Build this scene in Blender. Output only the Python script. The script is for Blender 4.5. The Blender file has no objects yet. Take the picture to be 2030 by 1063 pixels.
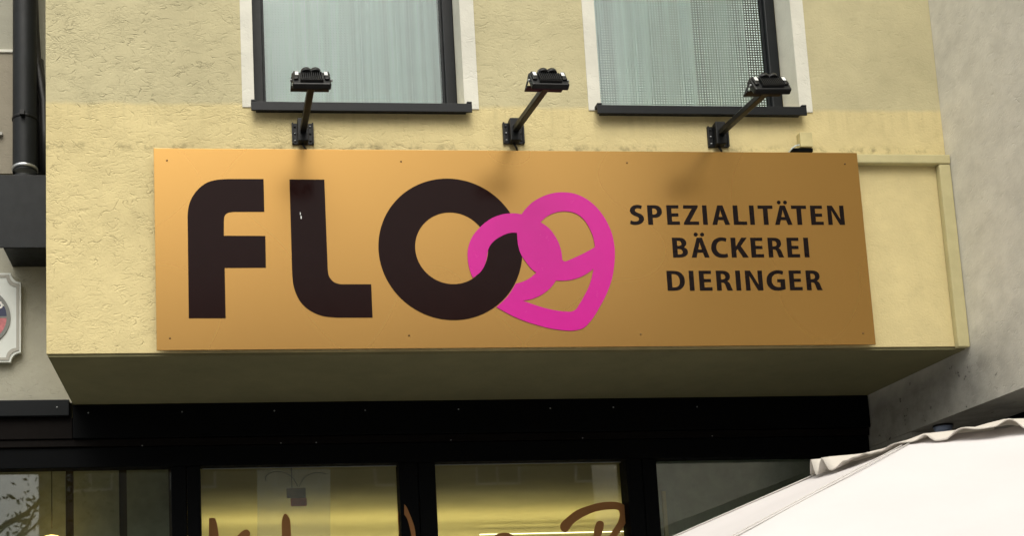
import bpy, bmesh, math, random
from mathutils import Vector, Matrix, noise as mnoise
random.seed(7)
R = math.radians
scn = bpy.context.scene
COL = scn.collection

# ------------------------------------------------------------------ camera
GZ = 3.05                                   # height of the sign's lower edge above the pavement
CAM = Vector((0.2557, -4.5358, GZ - 1.4285))
F, PX, PY = 2215.63, 621.44, 1096.24
PIT, YAW, ROLL = 0.1265, 0.0809, -0.0329
fw = Vector((math.sin(YAW)*math.cos(PIT), math.cos(YAW)*math.cos(PIT), math.sin(PIT)))
r0 = Vector((math.cos(YAW), -math.sin(YAW), 0)); u0 = r0.cross(fw)
RT = r0*math.cos(ROLL) + u0*math.sin(ROLL); UP = -r0*math.sin(ROLL) + u0*math.cos(ROLL)
cd = bpy.data.cameras.new('camera'); cam = bpy.data.objects.new('camera', cd); COL.objects.link(cam)
cam.matrix_world = Matrix(((RT.x, UP.x, -fw.x, CAM.x), (RT.y, UP.y, -fw.y, CAM.y), (RT.z, UP.z, -fw.z, CAM.z), (0, 0, 0, 1)))
cd.sensor_width = 36; cd.lens = F*36/2030
cd.shift_x = (1015-PX)/2030; cd.shift_y = (PY-531.5)/2030
cd.clip_end = 2000; cd.clip_start = 0.05
scn.camera = cam

def ray(px, py): return fw*F + RT*(px-PX) - UP*(py-PY)
def at(px, py, Y=0.0):
    d = ray(px, py); return CAM + d*((Y-CAM.y)/d.y)
def atx(px, py, X):
    d = ray(px, py); return CAM + d*((X-CAM.x)/d.x)
def atz(px, py, Z):
    d = ray(px, py); return CAM + d*((Z-CAM.z)/d.z)

# ------------------------------------------------------------------ materials
MATS = {}
def nt(name):
    m = bpy.data.materials.new(name); m.use_nodes = True
    n = m.node_tree.nodes; l = m.node_tree.links
    n.clear(); out = n.new('ShaderNodeOutputMaterial')
    return m, n, l, out
def val(n, l, op, a, b=None, clamp=False):
    x = n.new('ShaderNodeMath'); x.operation = op; x.use_clamp = clamp
    for i, v in enumerate((a, b)):
        if v is None: continue
        if isinstance(v, (int, float)): x.inputs[i].default_value = v
        else: l.new(v, x.inputs[i])
    return x.outputs[0]
def mixc(n, l, f, a, b):
    x = n.new('ShaderNodeMix'); x.data_type = 'RGBA'
    for s, v in ((x.inputs[0], f), (x.inputs[6], a), (x.inputs[7], b)):
        if isinstance(v, (int, float)): s.default_value = v
        elif isinstance(v, tuple): s.default_value = (*v[:3], 1)
        else: l.new(v, s)
    return x.outputs[2]
def noise(n, l, vec, scale, detail=4, rough=.55, dist=0):
    x = n.new('ShaderNodeTexNoise'); x.inputs['Scale'].default_value = scale
    x.inputs['Detail'].default_value = detail; x.inputs['Roughness'].default_value = rough
    x.inputs['Distortion'].default_value = dist
    if vec is not None: l.new(vec, x.inputs['Vector'])
    return x.outputs['Fac']
def ramp(n, l, f, a, b, lo=0.0, hi=1.0):
    x = n.new('ShaderNodeMapRange'); x.clamp = True
    l.new(f, x.inputs[0]); x.inputs[1].default_value = a; x.inputs[2].default_value = b
    x.inputs[3].default_value = lo; x.inputs[4].default_value = hi
    return x.outputs[0]
def bump(n, l, h, strength, dist, prev=None):
    x = n.new('ShaderNodeBump'); x.inputs['Strength'].default_value = strength; x.inputs['Distance'].default_value = dist
    l.new(h, x.inputs['Height'])
    if prev is not None: l.new(prev, x.inputs['Normal'])
    return x.outputs[0]
def pos(n):
    g = n.new('ShaderNodeNewGeometry'); return g.outputs['Position']
def pbr(n, l, out, col, rough=.6, metal=0, spec=.5, normal=None, coat=0):
    p = n.new('ShaderNodeBsdfPrincipled')
    if isinstance(col, tuple): p.inputs['Base Color'].default_value = (*col[:3], 1)
    else: l.new(col, p.inputs['Base Color'])
    if isinstance(rough, (int, float)): p.inputs['Roughness'].default_value = rough
    else: l.new(rough, p.inputs['Roughness'])
    p.inputs['Metallic'].default_value = metal
    p.inputs['Specular IOR Level'].default_value = spec
    p.inputs['Coat Weight'].default_value = coat; p.inputs['Coat Roughness'].default_value = .12
    if normal is not None: l.new(normal, p.inputs['Normal'])
    l.new(p.outputs[0], out.inputs[0]); return p

def plain(name, col, rough=.5, metal=0, spec=.5, var=.12, vs=14, bs=0, coat=0):
    """paint or metal with a little blotchy variation and fine grain"""
    m, n, l, out = nt(name); P = pos(n)
    f = noise(n, l, P, vs, 5, .6)
    c = mixc(n, l, ramp(n, l, f, .3, .7), tuple(x*(1-var) for x in col), tuple(min(1, x*(1+var)) for x in col))
    nm = bump(n, l, noise(n, l, P, 220, 3), bs, .002) if bs else None
    rr = ramp(n, l, noise(n, l, P, vs*2.3, 4), .25, .75, max(.02, rough-.07), min(1, rough+.07))
    pbr(n, l, out, c, rr, metal, spec, nm, coat); MATS[name] = m; return m

def n_sep(n, l, P):
    q = n.new('ShaderNodeSeparateXYZ'); l.new(P, q.inputs[0]); return q.outputs[0]
def stucco(name, hi, lo=None, zline=None, groove=.75, dens=.5, stain=None, bstr=1.0, wscale=13):
    """scratched render: short curved trowel grooves, blotches, and optionally a cleaner repainted band below zline"""
    m, n, l, out = nt(name); P = pos(n)
    wob = noise(n, l, P, 55, 3)                                # frays the edge of every groove
    def strokes(sc, lvl, wid, ms, mlo, off):
        mp = n.new('ShaderNodeMapping'); l.new(P, mp.inputs[0]); mp.inputs['Location'].default_value = (off, off*.3, off*.7); mp.inputs['Rotation'].default_value = (0, .5, 0); mp.inputs['Scale'].default_value = (.8, 1, 1.25)
        w_ = noise(n, l, mp.outputs[0], sc, 2, .5, .7)
        d_ = val(n, l, 'ADD', val(n, l, 'ABSOLUTE', val(n, l, 'SUBTRACT', w_, lvl)), val(n, l, 'MULTIPLY', val(n, l, 'SUBTRACT', wob, .5), wid*.9))
        a_ = ramp(n, l, d_, 0, wid, 1, 0)
        m_ = ramp(n, l, noise(n, l, mp.outputs[0], ms, 3), mlo+(.5-dens)*.3, mlo+.20+(.5-dens)*.3)
        return val(n, l, 'MULTIPLY', a_, m_)
    g = val(n, l, 'MAXIMUM', strokes(wscale, .5, .030, 23, .48, 0), strokes(wscale*1.7, .47, .045, 17, .50, 3.3))
    g = val(n, l, 'MAXIMUM', g, val(n, l, 'MULTIPLY', strokes(wscale*3.1, .5, .07, 9, .46, 7.1), .5))
    patch = ramp(n, l, noise(n, l, P, 1.3, 3), .32, .58, .5, 1)
    g = val(n, l, 'MULTIPLY', g, patch)
    if lo is not None: g = val(n, l, 'MULTIPLY', g, ramp(n, l, n_sep(n, l, P), .9, 2.3, 1, .3))   # smoother trowelling on the right
    big = noise(n, l, P, 1.7, 4, .6); mid = noise(n, l, P, 9, 4, .6)
    base = hi
    sep = n.new('ShaderNodeSeparateXYZ'); l.new(P, sep.inputs[0])
    if lo is not None:
        z = val(n, l, 'ADD', sep.outputs[2], val(n, l, 'MULTIPLY', val(n, l, 'SUBTRACT', noise(n, l, P, 5, 3), .5), .05))
        f = ramp(n, l, z, zline-.006, zline+.016)
        base = mixc(n, l, f, lo, hi)
        gstr = ramp(n, l, f, 0, 1, groove*.10, groove*.42)
    else:
        gstr = groove
    dark = n.new('ShaderNodeMix'); dark.data_type = 'RGBA'; dark.blend_type = 'MULTIPLY'
    dark.inputs[0].default_value = 1
    if isinstance(base, tuple): dark.inputs[6].default_value = (*base, 1)
    else: l.new(base, dark.inputs[6])
    v = val(n, l, 'ADD', ramp(n, l, big, .3, .7, .9, 1.06), ramp(n, l, mid, .3, .7, -.06, .05))
    v = val(n, l, 'SUBTRACT', v, val(n, l, 'MULTIPLY', val(n, l, 'MULTIPLY', g, .42), gstr))
    if stain is not None:                                      # soot and dirt running out from a wall corner
        v = val(n, l, 'MULTIPLY', v, stain(n, l, P, sep))
    cc = n.new('ShaderNodeCombineColor')
    for i in range(3): l.new(v, cc.inputs[i])
    l.new(cc.outputs[0], dark.inputs[7])
    h = val(n, l, 'SUBTRACT', val(n, l, 'MULTIPLY', noise(n, l, P, 95, 4, .65), .55), g)
    nm = bump(n, l, h, bstr, .0029)
    nm = bump(n, l, mid, .5, .006, nm)
    pbr(n, l, out, dark.outputs[2], .92, 0, .2, nm)
    MATS[name] = m; return m

zpaint = at(300, 208, 0).z
zs_top, zs_sill = at(1000, 298, 0).z, at(1000, 226, 0).z
def ledge_grime(n, l, P, sep):
    a = ramp(n, l, noise(n, l, P, 16, 5, .7), .5, .66)
    b = ramp(n, l, noise(n, l, P, 5, 4, .6), .45, .6)
    near = ramp(n, l, val(n, l, 'ABSOLUTE', val(n, l, 'SUBTRACT', sep.outputs[2], zs_top+.008)), .0, .03, 1, 0)
    k = val(n, l, 'MULTIPLY', val(n, l, 'MULTIPLY', near, a), .5)
    # rain streaks under the window sills
    mp = n.new('ShaderNodeMapping'); l.new(P, mp.inputs[0]); mp.inputs['Scale'].default_value = (26, 1, 1.2)
    st_ = ramp(n, l, noise(n, l, mp.outputs[0], 1, 3), .5, .72)
    low = val(n, l, 'MULTIPLY', ramp(n, l, sep.outputs[2], zs_sill-.12, zs_sill), ramp(n, l, sep.outputs[2], zs_sill+.05, zs_sill+.02))
    k = val(n, l, 'ADD', k, val(n, l, 'MULTIPLY', val(n, l, 'MULTIPLY', st_, low), .13))
    k = val(n, l, 'ADD', k, val(n, l, 'MULTIPLY', val(n, l, 'MULTIPLY', a, b), .07))
    return val(n, l, 'SUBTRACT', 1, k, True)
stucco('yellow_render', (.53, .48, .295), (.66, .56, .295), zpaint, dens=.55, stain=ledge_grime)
stucco('soffit_shaded_paint', (.23, .215, .115), groove=.3, dens=.35, bstr=.4)  # wall paint darkened to carry the shade under the bay
stucco('white_band_paint', (.70, .69, .61), groove=.25, dens=.4, bstr=.5)
stucco('left_render', (.36, .35, .285), groove=.35, dens=.4, bstr=.5, wscale=12)
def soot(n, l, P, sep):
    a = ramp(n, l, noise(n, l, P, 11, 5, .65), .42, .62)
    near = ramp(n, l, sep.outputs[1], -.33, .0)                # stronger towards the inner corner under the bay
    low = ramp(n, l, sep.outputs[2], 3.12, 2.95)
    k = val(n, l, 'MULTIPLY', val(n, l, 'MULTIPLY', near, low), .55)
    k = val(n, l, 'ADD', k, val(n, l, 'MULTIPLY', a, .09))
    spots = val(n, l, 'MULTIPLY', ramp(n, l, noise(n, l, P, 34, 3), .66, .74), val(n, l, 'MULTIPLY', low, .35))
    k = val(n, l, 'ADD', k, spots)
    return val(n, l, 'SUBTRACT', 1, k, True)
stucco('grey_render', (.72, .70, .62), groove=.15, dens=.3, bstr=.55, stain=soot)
stucco('opposite_render', (.19, .185, .165), groove=.2, bstr=.3)
plain('trim_paint', (.52, .47, .26), .8, spec=.25, var=.06, bs=.3)
plain('anthracite', (.0075, .009, .011), .42, spec=.25, bs=.1)
plain('black_metal', (.006, .0075, .009), .45, spec=.15, bs=.1)
plain('shop_black', (.0018, .0022, .0027), .55, spec=.06)
plain('shop_band', (.005, .0038, .0034), .6, spec=.06)
plain('lamp_black', (.0045, .0052, .006), .42, spec=.3, bs=.15)
plain('pipe_paint', (.0085, .0105, .0125), .5, spec=.25, var=.2, bs=.15)
plain('zinc', (.5, .52, .54), .35, metal=.9)
plain('screw_grey', (.35, .37, .38), .4, metal=.6)
plain('bolt_dark', (.02, .022, .024), .4)
plain('sign_screw', (.16, .09, .03), .4, metal=.5)
plain('brown_vinyl', (.013, .0046, .0042), .17, spec=.10, var=.05)
plain('pink_vinyl', (.56, .012, .275), .22, spec=.35, var=.02)
plain('dark_text_vinyl', (.007, .0034, .0038), .3, spec=.15, var=.05)
plain('script_vinyl', (.30, .135, .04), .5, spec=.25, var=.05)
plain('clip_white', (.75, .77, .76), .25, spec=.6)
plain('plaque_white', (.60, .63, .60), .4, var=.04)
plain('plaque_trim', (.34, .33, .29), .45, var=.06)
plain('ring_grey', (.16, .165, .15), .4)
plain('navy', (.012, .018, .06), .35)
plain('pink_paint', (.45, .13, .14), .45, var=.25, vs=60)
plain('letter_white', (.65, .65, .62), .4)
plain('box_cream', (.56, .49, .255), .75, spec=.2)
plain('cable_white', (.55, .62, .62), .4)
plain('cable_black', (.01, .01, .011), .5)
plain('interior_ceiling', (.62, .55, .29), .9, spec=.1, var=.05, vs=4)
plain('interior_wall', (.34, .30, .17), .9, spec=.1)
plain('interior_panel', (.34, .38, .30), .9, spec=.1)
plain('interior_dark', (.055, .045, .02), .9, spec=.1)
plain('room_wall', (.16, .18, .17), .9, spec=.1)
plain('pavement_stone', (.16, .155, .14), .85, var=.2, vs=3, bs=.5)
plain('asphalt', (.055, .055, .056), .9, var=.2, vs=6, bs=.5)
plain('bark', (.06, .045, .03), .95, var=.4, vs=20, bs=.8)
plain('leaf', (.05, .075, .02), .7, var=.4, vs=8)
plain('roof_tile', (.18, .07, .045), .8, var=.3, vs=5)
plain('opp_glass', (.03, .035, .04), .1, spec=.6)
plain('opp_frame', (.5, .5, .48), .6)
plain('blue_lamp', (.26, .32, .46), .4)
plain('wood_pole', (.5, .5, .5), .4, metal=.6)

def gold():
    m, n, l, out = nt('gold_panel'); P = pos(n)
    c = mixc(n, l, ramp(n, l, noise(n, l, P, 1.2, 0), 0, 1), (.435, .243, .068), (.46, .262, .076))
    rr = ramp(n, l, noise(n, l, P, 1.5, 0), 0, 1, .25, .30)
    nm = bump(n, l, noise(n, l, P, 1.4, 0), .08, .02)              # the thin sheet is never quite flat
    pbr(n, l, out, c, rr, .78, .5, nm)
    MATS['gold_panel'] = m
gold()

def glass(name, tint=(.93, .96, .94), refl=1.0):
    m, n, l, out = nt(name)
    t = n.new('ShaderNodeBsdfTransparent'); t.inputs[0].default_value = (*tint, 1)
    g = n.new('ShaderNodeBsdfGlossy'); g.inputs['Roughness'].default_value = .015
    P = pos(n)
    nm = bump(n, l, noise(n, l, P, 1.6, 2), .06, .02); l.new(nm, g.inputs['Normal'])
    f = n.new('ShaderNodeFresnel'); f.inputs[0].default_value = 1.55
    k = val(n, l, 'MULTIPLY', f.outputs[0], 1.6*refl, True)
    mx = n.new('ShaderNodeMixShader'); l.new(k, mx.inputs[0]); l.new(t.outputs[0], mx.inputs[1]); l.new(g.outputs[0], mx.inputs[2])
    l.new(mx.outputs[0], out.inputs[0]); MATS[name] = m
glass('shop_glass')

def pane_face():
    m, n, l, out = nt('cast_glass'); P = pos(n)
    t = n.new('ShaderNodeBsdfTransparent'); t.inputs[0].default_value = (.92, 1, .975, 1)
    g = n.new('ShaderNodeBsdfGlossy'); g.inputs['Roughness'].default_value = .14; g.inputs[0].default_value = (.93, 1, .98, 1)
    l.new(bump(n, l, noise(n, l, P, 3, 2), .1, .02), g.inputs['Normal'])
    f = n.new('ShaderNodeFresnel'); f.inputs[0].default_value = 1.5
    m2 = n.new('ShaderNodeMixShader'); l.new(val(n, l, 'MULTIPLY', f.outputs[0], 3.4, True), m2.inputs[0])
    l.new(t.outputs[0], m2.inputs[1]); l.new(g.outputs[0], m2.inputs[2])
    l.new(m2.outputs[0], out.inputs[0]); MATS['cast_glass'] = m
pane_face()
plain('glass_bead', (.74, .90, .86), .25, spec=.6, var=.1, vs=3)
plain('glass_bead_pale', (.76, .92, .88), .3, spec=.5, var=.06, vs=3)
def clear():
    m, n, l, out = nt('clear_glass'); t = n.new('ShaderNodeBsdfTransparent'); t.inputs[0].default_value = (.95, 1, .98, 1)
    l.new(t.outputs[0], out.inputs[0]); MATS['clear_glass'] = m
clear()

def cloth(name, col, trans=.35, grain=260, bs=.25):
    m, n, l, out = nt(name); P = pos(n)
    c = mixc(n, l, ramp(n, l, noise(n, l, P, 3, 4), .3, .7), tuple(x*.95 for x in col), col)
    nm = bump(n, l, noise(n, l, P, grain, 2), bs, .002)
    nm = bump(n, l, noise(n, l, P, 7, 3), .25, .01, nm)
    d = n.new('ShaderNodeBsdfDiffuse'); t = n.new('ShaderNodeBsdfTranslucent')
    for s in (d, t): l.new(c, s.inputs[0]); l.new(nm, s.inputs['Normal'])
    mx = n.new('ShaderNodeMixShader'); mx.inputs[0].default_value = trans
    l.new(d.outputs[0], mx.inputs[1]); l.new(t.outputs[0], mx.inputs[2]); l.new(mx.outputs[0], out.inputs[0]); MATS[name] = m
def drape(name, col, lo, trans):
    m, n, l, out = nt(name); P = pos(n)
    mp = n.new('ShaderNodeMapping'); l.new(P, mp.inputs[0]); mp.inputs['Scale'].default_value = (15, 0, .35)
    v = ramp(n, l, noise(n, l, mp.outputs[0], 1, 3, .6), .36, .6)      # uneven layers of the thin weave; stripes also paint in fold shading
    c = mixc(n, l, v, tuple(x*lo for x in col), col)
    d = n.new('ShaderNodeBsdfDiffuse'); t = n.new('ShaderNodeBsdfTranslucent')
    for q in (d, t): l.new(c, q.inputs[0])
    mx = n.new('ShaderNodeMixShader'); mx.inputs[0].default_value = trans
    l.new(d.outputs[0], mx.inputs[1]); l.new(t.outputs[0], mx.inputs[2]); l.new(mx.outputs[0], out.inputs[0]); MATS[name] = m
drape('sheer_curtain', (.92, 1.0, .98), .66, .1)
drape('net_curtain', (.64, .74, .71), .6, .25)
cloth('parasol_cloth', (.66, .635, .64), .12)
cloth('parasol_seam', (.62, .60, .57), .1)

def pale_sheet():
    m, n, l, out = nt('pale_sheet_mix')
    t = n.new('ShaderNodeBsdfTransparent'); d = n.new('ShaderNodeBsdfDiffuse'); d.inputs[0].default_value = (.5, .55, .5, 1)
    mx = n.new('ShaderNodeMixShader'); mx.inputs[0].default_value = .13
    l.new(t.outputs[0], mx.inputs[1]); l.new(d.outputs[0], mx.inputs[2]); l.new(mx.outputs[0], out.inputs[0]); MATS['pale_sheet_mix'] = m
pale_sheet()
def emit(name, col, s):
    m, n, l, out = nt(name); e = n.new('ShaderNodeEmission'); e.inputs[0].default_value = (*col, 1); e.inputs[1].default_value = s
    l.new(e.outputs[0], out.inputs[0]); MATS[name] = m
emit('cove_tube', (1, .87, .5), 6.2)
emit('strip_glow', (1, .9, .5), 2.5)
emit('warm_bulb', (1, .62, .16), 5)

# ------------------------------------------------------------------ mesh helpers
def box(bm, a, b):
    x0, y0, z0 = (min(a[i], b[i]) for i in range(3)); x1, y1, z1 = (max(a[i], b[i]) for i in range(3))
    v = [bm.verts.new(c) for c in ((x0,y0,z0),(x1,y0,z0),(x1,y1,z0),(x0,y1,z0),(x0,y0,z1),(x1,y0,z1),(x1,y1,z1),(x0,y1,z1))]
    for f in ((0,3,2,1),(4,5,6,7),(0,1,5,4),(1,2,6,5),(2,3,7,6),(3,0,4,7)): bm.faces.new([v[i] for i in f])
    return v
def frame_of(d):
    d = d.normalized(); a = Vector((0,0,1)) if abs(d.z) < .9 else Vector((0,1,0))
    u = d.cross(a).normalized(); return u, u.cross(d).normalized()
def tube(bm, pts, r, seg=10, cap=True):
    pts = [Vector(p) for p in pts]; rings = []
    for i, p in enumerate(pts):
        d = (pts[min(i+1, len(pts)-1)] - pts[max(i-1, 0)])
        u, w = frame_of(d); rr = r[i] if isinstance(r, (list, tuple)) else r
        rings.append([bm.verts.new(p + (u*math.cos(2*math.pi*k/seg) + w*math.sin(2*math.pi*k/seg))*rr) for k in range(seg)])
    for a, b in zip(rings, rings[1:]):
        for k in range(seg):
            bm.faces.new((a[k], a[(k+1) % seg], b[(k+1) % seg], b[k])).smooth = True
    if cap: bm.faces.new(rings[0][::-1]); bm.faces.new(rings[-1])
def beam(bm, p, q, w, h):
    p, q = Vector(p), Vector(q); u, v = frame_of(q-p)
    vs = [[bm.verts.new(c + u*sx*w/2 + v*sy*h/2) for sx, sy in ((-1,-1),(1,-1),(1,1),(-1,1))] for c in (p, q)]
    for k in range(4): bm.faces.new((vs[0][k], vs[0][(k+1)%4], vs[1][(k+1)%4], vs[1][k]))
    bm.faces.new(vs[0][::-1]); bm.faces.new(vs[1])
def lathe(bm, prof, seg=24, c=(0,0,0), axis='z'):
    rings = []
    for r, z in prof:
        ring = []
        for k in range(seg):
            a = 2*math.pi*k/seg
            p = (r*math.cos(a), r*math.sin(a), z) if axis == 'z' else (r*math.cos(a), z, r*math.sin(a))
            ring.append(bm.verts.new(Vector(p)+Vector(c)))
        rings.append(ring)
    for a, b in zip(rings, rings[1:]):
        for k in range(seg): bm.faces.new((a[k], a[(k+1)%seg], b[(k+1)%seg], b[k])).smooth = True
    if prof[0][0] > 1e-5: bm.faces.new(rings[0][::-1])
    if prof[-1][0] > 1e-5: bm.faces.new(rings[-1])
def obj(name, bm, mat, parent=None, bevel=0, recalc=True):
    if recalc: bmesh.ops.recalc_face_normals(bm, faces=bm.faces)
    me = bpy.data.meshes.new(name); bm.to_mesh(me); bm.free()
    o = bpy.data.objects.new(name, me); COL.objects.link(o)
    me.materials.append(MATS[mat])
    if parent is not None:
        o.parent = parent; o.matrix_parent_inverse = parent.matrix_world.inverted()
        root = parent
        off = Vector((0,0,0))
        while root is not None: off += root.location; root = root.parent
        o.matrix_parent_inverse = Matrix.Identity(4)
        for v in me.vertices: v.co -= off
    if bevel:
        b = o.modifiers.new('bevel', 'BEVEL'); b.width = bevel; b.segments = 2; b.limit_method = 'ANGLE'; b.angle_limit = R(40)
    return o
def tag(o, label, cat, group=None):
    o['label'] = label; o['category'] = cat
    if group: o['group'] = group
    return o
def thing(name, loc, label, cat, group=None):
    o = bpy.data.objects.new(name, None); COL.objects.link(o); o.location = loc
    o.empty_display_size = .1
    return tag(o, label, cat, group)
def B(): return bmesh.new()
def boxes(*ab):
    bm = B()
    for a, b in ab: box(bm, a, b)
    return bm

def smooth_path(pts, closed=True, n=7):
    """Catmull-Rom through pts; a third value 1 marks a sharp corner"""
    N = len(pts); out = []
    P = [Vector((p[0], p[1])) for p in pts]; C = [len(p) > 2 and p[2] for p in pts]
    rng = range(N if closed else N-1)
    for i in rng:
        j = (i+1) % N; p1, p2 = P[i], P[j]
        p0 = P[(i-1) % N] if not C[i] and (closed or i > 0) else p1
        p3 = P[(i+2) % N] if not C[j] and (closed or i+2 < N) else p2
        for k in range(n):
            t = k/n
            out.append(.5*((2*p1) + (p2-p0)*t + (2*p0-5*p1+4*p2-p3)*t*t + (3*p1-p0-3*p2+p3)*t*t*t))
    if not closed: out.append(P[-1])
    return out
def flat_shape(name, loops, Y, thick, mat, parent, px=True, org=(0,0), sc=1.0):
    """a cut sheet standing on plane y=Y: filled outline with holes, real thickness towards the viewer"""
    cu = bpy.data.curves.new(name, 'CURVE'); cu.dimensions = '2D'; cu.fill_mode = 'BOTH'
    cu.extrude = thick/2
    for lp in loops:
        s = cu.splines.new('POLY'); s.use_cyclic_u = True; s.points.add(len(lp)-1)
        for q, p in zip(s.points, lp):
            if px:
                w = at(org[0]+p[0]/sc, org[1]+p[1]/sc, Y); q.co = (w.x, w.z, 0, 1)
            else: q.co = (p[0], p[1], 0, 1)
    return curve_to_obj(name, cu, Y, thick, mat, parent)
def curve_to_obj(name, cu, Y, thick, mat, parent, post=None):
    tmp = bpy.data.objects.new('tmp', cu); COL.objects.link(tmp)
    dg = bpy.context.evaluated_depsgraph_get(); dg.update()
    me = bpy.data.meshes.new_from_object(tmp.evaluated_get(dg))
    bpy.data.objects.remove(tmp); bpy.data.curves.remove(cu)
    bm = B(); bm.from_mesh(me); bpy.data.meshes.remove(me)
    if post: post(bm)
    for v in bm.verts: v.co = Vector((v.co.x, Y - thick/2 - v.co.z, v.co.y))
    bmesh.ops.remove_doubles(bm, verts=bm.verts, dist=1e-5)
    return obj(name, bm, mat, parent)

def copy_tree(o, parent=None):
    c = o.copy(); COL.objects.link(c); c.parent = parent
    for ch in list(o.children): copy_tree(ch, c)
    return c

# ------------------------------------------------------------------ key dimensions
XL, XR = -.4534, 3.540            # corners of the projecting bay
ZB = GZ + .0022                    # underside of the bay
D = .8035                          # how far the bay projects over the shop front
ZTOP = 7.4
bld = thing('bakery_building', (1.5, .4, 0), 'yellow rendered bakery building with two curtained upper windows over a black shop front', 'building')

# window openings (measured on the wall plane)
def opening(pl, pr, pz):
    return at(*pl, 0).x, at(*pr, 0).x, at(*pz, 0).z
W1 = opening((503.5, 195), (921, 205), (700, 203))
W2 = opening((1190, 205), (1584, 206), (1380, 206))
zs1, zs2 = W1[2], W2[2]
zsill = sum(at(x, y, -.042).z for x, y in ((498, 200.5), (936, 206), (1184, 206), (1599, 209)))/4
WH = 1.42
SL = .0
# front wall with holes
def holed_wall(x0, x1, z0, z1, holes, Y, depth):
    bm = B()
    xs = sorted({x0, x1, *[h[0] for h in holes], *[h[1] for h in holes]})
    zs = sorted({z0, z1, *[h[2] for h in holes], *[h[3] for h in holes]})
    def hole(xa, xb, za, zb):
        cx, cz = (xa+xb)/2, (za+zb)/2
        return any(h[0] < cx < h[1] and h[2] < cz < h[3] for h in holes)
    V = {}
    def v(x, y, z):
        k = (round(x, 5), round(y, 5), round(z, 5))
        if k not in V: V[k] = bm.verts.new(k)
        return V[k]
    for xa, xb in zip(xs, xs[1:]):
        for za, zb in zip(zs, zs[1:]):
            if hole(xa, xb, za, zb): continue
            bm.faces.new((v(xa,Y,za), v(xb,Y,za), v(xb,Y,zb), v(xa,Y,zb)))
            bm.faces.new((v(xa,Y+depth,za), v(xa,Y+depth,zb), v(xb,Y+depth,zb), v(xb,Y+depth,za)))
    for h in holes + [(x0, x1, z0, z1)]:
        for (ax, az, bx, bz) in ((h[0],h[2],h[1],h[2]), (h[1],h[2],h[1],h[3]), (h[1],h[3],h[0],h[3]), (h[0],h[3],h[0],h[2])):
            xs2 = [x for x in xs if min(ax,bx) <= x <= max(ax,bx)] if az == bz else [ax]
            zs3 = [z for z in zs if min(az,bz) <= z <= max(az,bz)] if ax == bx else [az]
            if az == bz:
                for xa, xb in zip(xs2, xs2[1:]): bm.faces.new((v(xa,Y,az), v(xb,Y,az), v(xb,Y+depth,az), v(xa,Y+depth,az)))
            else:
                for za, zb in zip(zs3, zs3[1:]): bm.faces.new((v(ax,Y,za), v(ax,Y,zb), v(ax,Y+depth,zb), v(ax,Y+depth,za)))
    return bm
holes = [(W1[0], W1[1], zsill, zsill+WH), (W2[0], W2[1], zsill, zsill+WH)]
obj('front_wall', holed_wall(XL, XR, ZB, ZTOP, holes, 0, .30), 'yellow_render', bld)
# side cheek of the bay, its soffit slab, and the body behind
obj('side_wall', boxes(((XL, .3, ZB), (XL+.25, D, ZTOP))), 'yellow_render', bld)
obj('soffit', boxes(((XL+.006, .008, ZB-.012), (XR-.002, D+.02, ZB-.001))), 'soffit_shaded_paint', bld)
# painted edge mouldings on the right of the bay front
ztr1, ztr0 = at(1790, 305, -.035).z, at(1790, 323, -.035).z
tx0 = at(1862, 330, -.03).x
obj('edge_moulding', boxes(((2.6, -.034, ztr0), (XR-.002, -.001, ztr1)), ((tx0, -.030, ZB-.012), (XR-.002, -.0012, ztr0-.001))), 'trim_paint', bld, bevel=.005)
# stucco lip on the bottom edge
# ---- upper windows
def upper_window(Wn, rad, bead, name='window'):
    x0, x1, z0 = Wn[0], Wn[1], zsill
    z1 = z0 + WH; fwid = .05
    fr = obj(name, boxes(((x0+.001, .13, z0+.001), (x0+fwid, .185, z1-.001)), ((x1-fwid, .13, z0+.001), (x1-.001, .185, z1-.001)),
                           ((x0+fwid+.0005, .132, z0+.001), (x1-fwid-.0005, .183, z0+.045)), ((x0+fwid+.0005, .132, z1-.05), (x1-fwid-.0005, .183, z1-.001))), 'anthracite', bld, bevel=.004)
    # slim glazing bead
    obj('glazing_bead', boxes(((x0+fwid+.0007, .150, z0+.0455), (x0+fwid+.009, .158, z1-.051)), ((x1-fwid-.009, .150, z0+.0455), (x1-fwid-.0007, .158, z1-.051)),
                            ((x0+fwid+.0095, .150, z0+.0455), (x1-fwid-.0095, .158, z0+.054))), 'anthracite', fr)
    bm = boxes(((x0+fwid-.01, .161, z0+.03), (x1-fwid+.01, .166, z1-.03)))
    nb = len(bm.faces); pt = .0124
    for iz in range(int((z1-z0-.14)/pt)):                        # cast glass: a square grid of little pressed lenses
        for ix in range(int((x1-x0-2*fwid-.02)/pt)):
            cx, cz = x0+fwid+.016+ix*pt, z0+.062+iz*pt
            rim = [bm.verts.new((cx+rad*math.cos(k*math.pi/3+.5), .1609, cz+rad*math.sin(k*math.pi/3+.5))) for k in range(6)]
            top = bm.verts.new((cx, .1590, cz))
            for k in range(6): bm.faces.new((rim[k], rim[(k+1) % 6], top))
    pn = obj('pane', bm, 'cast_glass', fr, recalc=False)
    pn.data.materials.append(MATS['clear_glass']); pn.data.materials.append(MATS[bead])
    for q in pn.data.polygons: q.material_index = 2 if q.index >= nb else (0 if q.normal.y < -.5 else 1)
    return fr
w1 = upper_window(W1, .0029, 'glass_bead_pale'); w2 = upper_window(W2, .0041, 'glass_bead')
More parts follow.
